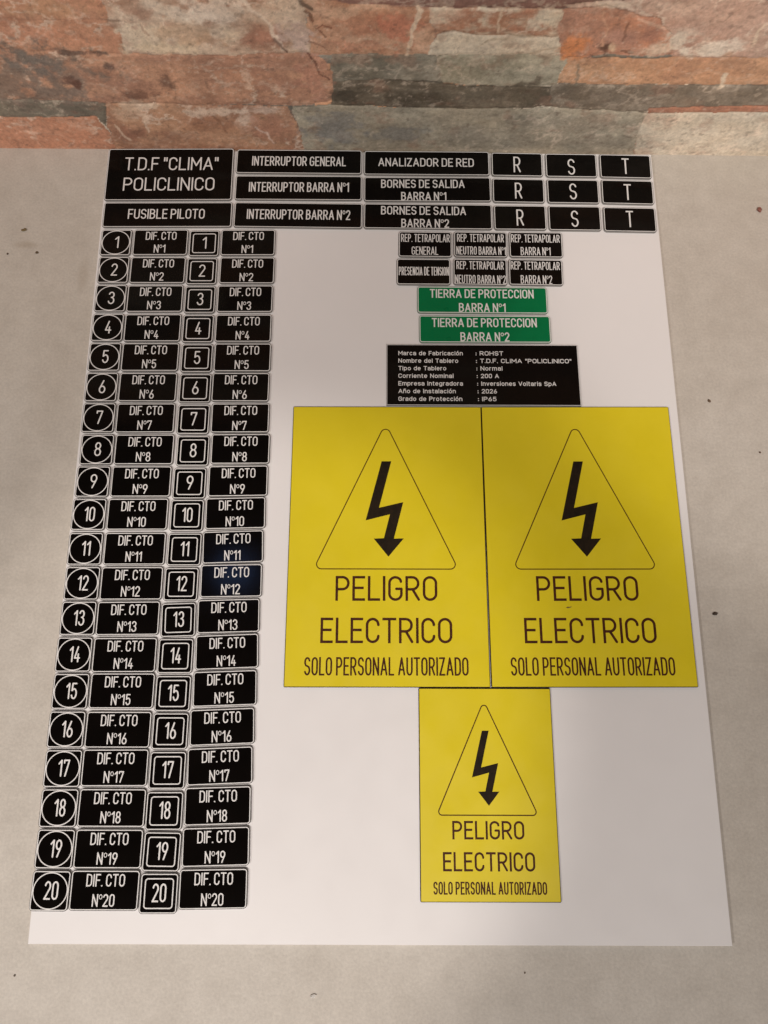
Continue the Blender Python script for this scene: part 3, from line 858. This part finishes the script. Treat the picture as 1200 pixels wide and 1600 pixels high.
TP = 1.5                                          # plate thickness
def plate(name, x, y, w, h, rot, label, category, group, cap='black', side='core', r=2.0, border=True, bev=0.12):
    t = thing(name, x, y, ZB, rot, label, category, group)
    link('plate_body', slab_mesh('plate_body', w, h, TP, r, cap, side, bev), t)
    if border:
        link('border_line', frame_mesh('border_line', w - 0.6, h - 0.6, r - 0.3, 0.5, TP), t)
    return t

SW = 0.66
# ------------------------------------------------------------------ four columns of numbered plates
def column_plates():
    wa, wb = 20.3, 36.4
    hh = 19.7
    for n in range(1, 21):
        s = str(n)
        dw = (2.7 if n == 1 else 4.1) if n < 10 else (7.3 if n != 11 else 5.2)
        if 12 <= n <= 19 or n == 10: dw = 6.3
        if n == 20: dw = 7.4
        x, y, r = A[n - 1]
        t = plate('number_plate', x, y, wa, hh, r, 'small black plate with the number %s inside a white circle, in the leftmost column' % s, 'number plate', 'plates with a circled number')
        link('circle_ring', ring_mesh('circle_ring', wa / 2 - 0.8, hh / 2 - 0.8, 0.55, TP), t)
        line(t, s, dw, 9.0, 0.82, TP, 'ink', 0.6, 0.2, 'number')
        x, y, r = C[n - 1]
        t = plate('number_plate', x, y, 20.1, hh, r, 'small black plate with the number %s inside a white square outline' % s, 'number plate', 'plates with a number in a square')
        link('square_outline', frame_mesh('square_outline', 15.4, 14.9, 1.7, 0.6, TP), t)
        line(t, s, dw, 9.0, 0.82, TP, 'ink', 0.25, 0.35, 'number')
        n2 = 'Nº' + s
        w2 = 7.6 if n == 1 else (8.9 if n < 10 else 11.8)
        if n == 11: w2 = 9.6
        if n in (10, 12, 13, 14, 15, 16, 17, 18, 19): w2 = 11.0
        for D_, lab, grp in ((B, 'black plate reading DIF. CTO Nº%s between the circled %s and the square-outlined %s' % (s, s, s), 'DIF. CTO plates after the circled numbers'),
                             (D, 'black plate reading DIF. CTO Nº%s just right of the square-outlined %s' % (s, s), 'DIF. CTO plates after the square-outlined numbers')):
            x, y, r = D_[n - 1]
            t = plate('circuit_plate', x, y, wb if D_ is B else 36.2, hh, r, lab, 'label plate', grp)
            line(t, 'DIF. CTO', 20.4, 6.1, SW, TP, 'ink', 0.2, 4.95)
            line(t, n2, w2, 6.1, SW, TP, 'ink', -0.2, -4.8 if D_ is B else -5.1)
column_plates()

# ------------------------------------------------------------------ header plates
def put(key, name, label, cat, group, rows, **kw):
    x, y, w, h, rot = PLATES[key]
    t = plate(name, x, y, w, h, rot, label, cat, group, **kw)
    for (txt, width, cap, fy, dx) in rows:        # fy: centre, as a fraction down the plate
        line(t, txt, width, cap, 1.0 if cap > 10 else (0.58 if name == 'relay_plate' else 0.82), TP, 'ink', dx, h / 2 - fy * h)
    return t
HG = 'long black plates of the top rows'
put('tdf', 'header_plate', 'large black plate lettered T.D.F "CLIMA" POLICLINICO in the top left corner', 'header plate', None, [('T.D.F "CLIMA"', 64.0, 10.4, .298, .8), ('POLICLINICO', 62.0, 10.4, .69, 0)])
put('fus', 'header_plate', 'long black plate lettered FUSIBLE PILOTO under the large T.D.F plate', 'header plate', HG, [('FUSIBLE PILOTO', 51.5, 7.6, .47, -.8)])
put('i1', 'header_plate', 'long black plate lettered INTERRUPTOR GENERAL', 'header plate', HG, [('INTERRUPTOR GENERAL', 64.4, 7.6, .48, 0)])
put('i2', 'header_plate', 'long black plate lettered INTERRUPTOR BARRA Nº1', 'header plate', HG, [('INTERRUPTOR BARRA Nº1', 68, 7.6, .47, .3)])
put('i3', 'header_plate', 'long black plate lettered INTERRUPTOR BARRA Nº2', 'header plate', HG, [('INTERRUPTOR BARRA Nº2', 69.5, 7.6, .477, .3)])
put('j1', 'header_plate', 'long black plate lettered ANALIZADOR DE RED', 'header plate', HG, [('ANALIZADOR DE RED', 65.6, 6.8, .47, -.4)])
put('j2', 'header_plate', 'long black plate lettered BORNES DE SALIDA BARRA Nº1', 'header plate', HG, [('BORNES DE SALIDA', 56.8, 6.6, .28, -3.1), ('BARRA Nº1', 30.6, 6.6, .785, -2.6)])
put('j3', 'header_plate', 'long black plate lettered BORNES DE SALIDA BARRA Nº2', 'header plate', HG, [('BORNES DE SALIDA', 57.2, 6.6, .27, -3), ('BARRA Nº2', 32, 6.6, .775, -1.9)])
PH = {'R': (.5, .5, .5), 'S': (.56, .5, .52), 'T': (.49, .5, .48)}
ROWN = ('in the topmost row beside ANALIZADOR DE RED', 'in the middle row beside BORNES DE SALIDA BARRA Nº1', 'in the lowest header row beside BORNES DE SALIDA BARRA Nº2')
for L in 'RST':
    for k in range(3):
        put('%s%d' % (L, k + 1), 'phase_plate', 'black %s plate %s' % (L, ROWN[k]), 'phase plate', 'black single-letter phase plates', [(L, 4.9, 12.6, PH[L][k], 0)])
RG = 'small black plates under the long header plates'
put('P11', 'relay_plate', 'small black plate lettered REP. TETRAPOLAR GENERAL', 'label plate', RG, [('REP. TETRAPOLAR', 32.4, 6.0, .26, .1), ('GENERAL', 17.6, 6.2, .755, -.2)])
put('P12', 'relay_plate', 'small black plate lettered REP. TETRAPOLAR NEUTRO BARRA Nº1', 'label plate', RG, [('REP. TETRAPOLAR', 31.2, 6.0, .25, 0), ('NEUTRO BARRA Nº1', 32.8, 6.2, .745, .3)])
put('P13', 'relay_plate', 'small black plate lettered REP. TETRAPOLAR BARRA Nº1', 'label plate', RG, [('REP. TETRAPOLAR', 32.4, 6.0, .26, -.2), ('BARRA Nº1', 19.8, 6.2, .76, -.4)])
put('P21', 'relay_plate', 'small black plate lettered PRESENCIA DE TENSION', 'label plate', RG, [('PRESENCIA DE TENSION', 33.0, 6.3, .48, .2)])
put('P22', 'relay_plate', 'small black plate lettered REP. TETRAPOLAR NEUTRO BARRA Nº2', 'label plate', RG, [('REP. TETRAPOLAR', 31.2, 6.0, .25, 0), ('NEUTRO BARRA Nº2', 33.2, 6.2, .785, .1)])
put('P23', 'relay_plate', 'small black plate lettered REP. TETRAPOLAR BARRA Nº2', 'label plate', RG, [('REP. TETRAPOLAR', 32.4, 6.0, .25, -.3), ('BARRA Nº2', 20.6, 6.2, .78, .2)])
for k, n in (('G1', '1'), ('G2', '2')):
    put(k, 'earth_plate', 'green plate lettered TIERRA DE PROTECCION BARRA Nº' + n, 'label plate', 'green earth plates', [('TIERRA DE PROTECCION', 67.6, 6.4, .265, -.3), ('BARRA Nº' + n, 30.3 if n == '1' else 31.4, 6.4, .785, -.2)], cap='green')

# ------------------------------------------------------------------ data plate
def data_plate():
    x, y, w, h, rot = PLATES['data']
    t = thing('data_plate', x, y, ZB, rot, 'black data plate with seven lines of small white text under the green plates', 'data plate')
    link('plate_body', slab_mesh('plate_body', w, h, TP, 0, 'black', 'core', 0.12), t)
    link('border_line', ribbon_mesh('border_line', rounded_loop(w - 0.3, h - 0.3, 0.05, 2), rounded_loop(w - 0.9, h - 0.9, 0.05, 2), TP - 0.1, TP + 0.03, 'ink'), t)
    rows = (('Marca de Fabricación', 41.0, 'ROHST', 15.0), ('Nombre del Tablero', 38.0, 'T.D.F. CLIMA "POLICLINICO"', 58.0),
            ('Tipo de Tablero', 30.3, 'Normal', 13.9), ('Corriente Nominal', 34.8, '200 A', 11.4),
            ('Empresa Integradora', 40.6, 'Inversiones Voltaris SpA', 47.2), ('Año de Instalación', 36.0, '2026', 9.6), ('Grado de Protección', 40.0, 'IP65', 9.0))
    for k, (a, wa, b, wb) in enumerate(rows):
        yy = h / 2 - h * (0.146 + 0.1248 * k)
        line(t, a, wa, 2.95, 0.46, TP, 'ink', -w / 2 + 7.5 + wa / 2, yy, space=0.40)
        line(t, ':', 0.5, 2.5, 0.55, TP, 'ink', -w / 2 + 57.0 + 0.1 * k, yy - 0.1)
        line(t, b, wb, 2.95, 0.46, TP, 'ink', -w / 2 + 59.3 + 0.1 * k + wb / 2, yy, space=0.40)
data_plate()

# ------------------------------------------------------------------ yellow warning signs
BOLT = [(-3.38, 49.46), (2.49, 49.48), (-4.89, 19.94), (9.72, 23.5), (4.02, 0.89), (9.95, 1.02), (0.77, -10.08), (-7.96, 0.87), (-1.92, 1.11), (1.67, 15.85), (-12.86, 12.08)]
def warning_sign(key, label, group, k, kx, texts, sw1, sw2, dy):
    x, y, w, h, rot = PLATES[key]
    t = thing('warning_sign', x, y, ZB, rot, label, 'warning sign', group)
    link('sign_body', slab_mesh('sign_body', w, h, TP, 0.6, 'yellow', 'burnt', 0.4), t)
    cs = [(-1.0 * kx, 67.5 * k + dy), (-38.7 * kx, -14.6 * k + dy), (37.3 * kx, -14.6 * k + dy)]
    R_ = 3.2 * k
    def tri(rad):
        P = []
        ang = [(cs[i], cs[(i + 1) % 3]) for i in range(3)]
        nrm = []
        for a, b in ang:
            d = math.hypot(b[0] - a[0], b[1] - a[1])
            nrm.append(math.atan2(-(b[0] - a[0]) / d, (b[1] - a[1]) / d))
        for i in range(3):
            a0, a1 = nrm[i - 1], nrm[i]
            while a1 < a0: a1 += 2 * math.pi
            for q in range(9):
                a = a0 + (a1 - a0) * q / 8
                P.append((cs[i][0] + rad * math.cos(a), cs[i][1] + rad * math.sin(a)))
        return P
    link('triangle_outline', ribbon_mesh('triangle_outline', tri(R_), tri(R_ - 0.6), TP - 0.1, TP + 0.03, 'brown_ink'), t)
    n = len(BOLT)
    V = [(px * kx, py * k + dy, TP + 0.03) for px, py in BOLT] + [(px * kx, py * k + dy, TP - 0.1) for px, py in BOLT]
    tris = [tuple(reversed(tr)) for tr in ()]
    from mathutils.geometry import tessellate_polygon
    F = [tuple(tr) for tr in tessellate_polygon([[Vector((px, py, 0)) for px, py in BOLT]])]
    F += [(i, (i + 1) % n, n + (i + 1) % n, n + i) for i in range(n)]
    link('lightning_bolt', make_mesh('lightning_bolt', V, F, ('bolt',)), t)
    for (txt, cx, wd, y1, y0), s in zip(texts, (sw1, sw1, sw2)):
        line(t, txt, wd, y1 - y0, s, TP, 'brown_ink', cx, (y0 + y1) / 2)
    return t
BIG = [('PELIGRO', -.4, 59.5, -21.7, -36.35), ('ELECTRICO', -.4, 76, -46.2, -60.8), ('SOLO PERSONAL AUTORIZADO', -.4, 93.6, -68.7, -79.0)]
SMALL = [('PELIGRO', -.3, 38.8, -14.95, -24.25), ('ELECTRICO', -.4, 49.2, -30.55, -40.05), ('SOLO PERSONAL AUTORIZADO', -.2, 60.2, -45.1, -51.35)]
warning_sign('YL', 'large yellow PELIGRO ELECTRICO sign with lightning bolt, the left one of the big pair', 'large yellow electrical danger signs', 1.0, 1.0, BIG, 1.5, 1.0, 0)
yr = warning_sign('YR', 'large yellow PELIGRO ELECTRICO sign with lightning bolt, the right one of the big pair', 'large yellow electrical danger signs', 1.0, 1.0, BIG, 1.5, 1.0, 0)
warning_sign('YS', 'small yellow PELIGRO ELECTRICO sign below the two large ones', None, 0.66, 0.648, SMALL, 1.12, 0.75, -0.6)

scuff = [(-13.6, -40.2), (-12.6, -39.7), (-11.2, -39.8), (-10.2, -39.4), (-10.6, -40.1), (-11.8, -40.5), (-13.0, -40.6)]
n_ = len(scuff)
link('scuff_mark', make_mesh('scuff_mark', [(x, y, TP + 0.03) for x, y in scuff] + [(x, y, TP - 0.1) for x, y in scuff],
     [tuple(range(n_ - 1, -1, -1))] + [(i, (i + 1) % n_, n_ + (i + 1) % n_, n_ + i) for i in range(n_)], ('scuff',)), yr)

# ------------------------------------------------------------------ crumbs of dirt
def crumb(x, y, z, size, col, label, name='crumb', flat=0.6, stretch=1.0, rot=0):
    mat = 'crumb_%d_%d_%d' % col
    if mat not in MAT:
        MAT[mat] = new_mat(mat, lin(col), 0.7)
        vary(MAT[mat], (tuple(q * 0.6 for q in lin(col)), lin(col)), 900)
    import bmesh
    bm = bmesh.new()
    bmesh.ops.create_icosphere(bm, subdivisions=2, radius=size / 2)
    for v in bm.verts:
        k = 0.75 + 0.5 * random.random()
        v.co = Vector((v.co.x * k * stretch, v.co.y * k, max(v.co.z * k * flat, -size * flat * 0.4)))
    lo = min(v.co.z for v in bm.verts)
    for v in bm.verts:
        v.co.z -= lo
        v.co *= MM
    m = bpy.data.meshes.new('crumb')
    bm.to_mesh(m); bm.free()
    m.materials.append(MAT[mat])
    o = link(name, m)
    o.location = (x * MM, y * MM, z * MM)
    o.rotation_euler = (0, 0, math.radians(rot))
    return tag(o, label, 'crumb', 'crumbs of dirt on the floor')
crumb(253.9, 338.7, 0, 3.6, (150, 96, 82), 'reddish chip on the floor near the wall, right of the T plates', stretch=0.8, rot=30)
crumb(194.3, 63.5, 0, 2.0, (70, 56, 44), 'dark elongated crumb on the floor just right of the board beside the big sign', stretch=1.7, rot=10)
crumb(205.1, 198.1, 0, 1.7, (120, 98, 76), 'tiny brown crumb on the floor right of the top of the right-hand big sign', stretch=1.4, rot=-50)
crumb(232.9, 163.9, 0, 1.2, (100, 74, 56), 'tiny dark speck by the right edge of the floor, highest of the specks there')
crumb(-233.0, 301.9, 0, 1.6, (104, 84, 58), 'small brown crumb on the floor left of the circled 1 and 2', stretch=1.3)
crumb(-243.8, 319.1, 0, 2.2, (128, 108, 72), 'olive brown crumb on the floor left of the FUSIBLE PILOTO plate', stretch=1.6, rot=10)
crumb(-252.5, 300.8, 0, 1.3, (96, 78, 62), 'dark speck at the left edge of the floor, level with the circled 1')
crumb(75.0, -124.5, 0, 0.9, (120, 104, 88), 'tiny dark speck on the floor just below the board, under the small sign')
crumb(-34.7, -135.8, 0, 1.6, (226, 220, 212), 'pale flake on the floor below the bottom edge of the board', stretch=2.0, rot=20)
crumb(-190.3, -127.4, 0, 1.0, (112, 98, 84), 'dark speck on the floor below the bottom left corner of the board')
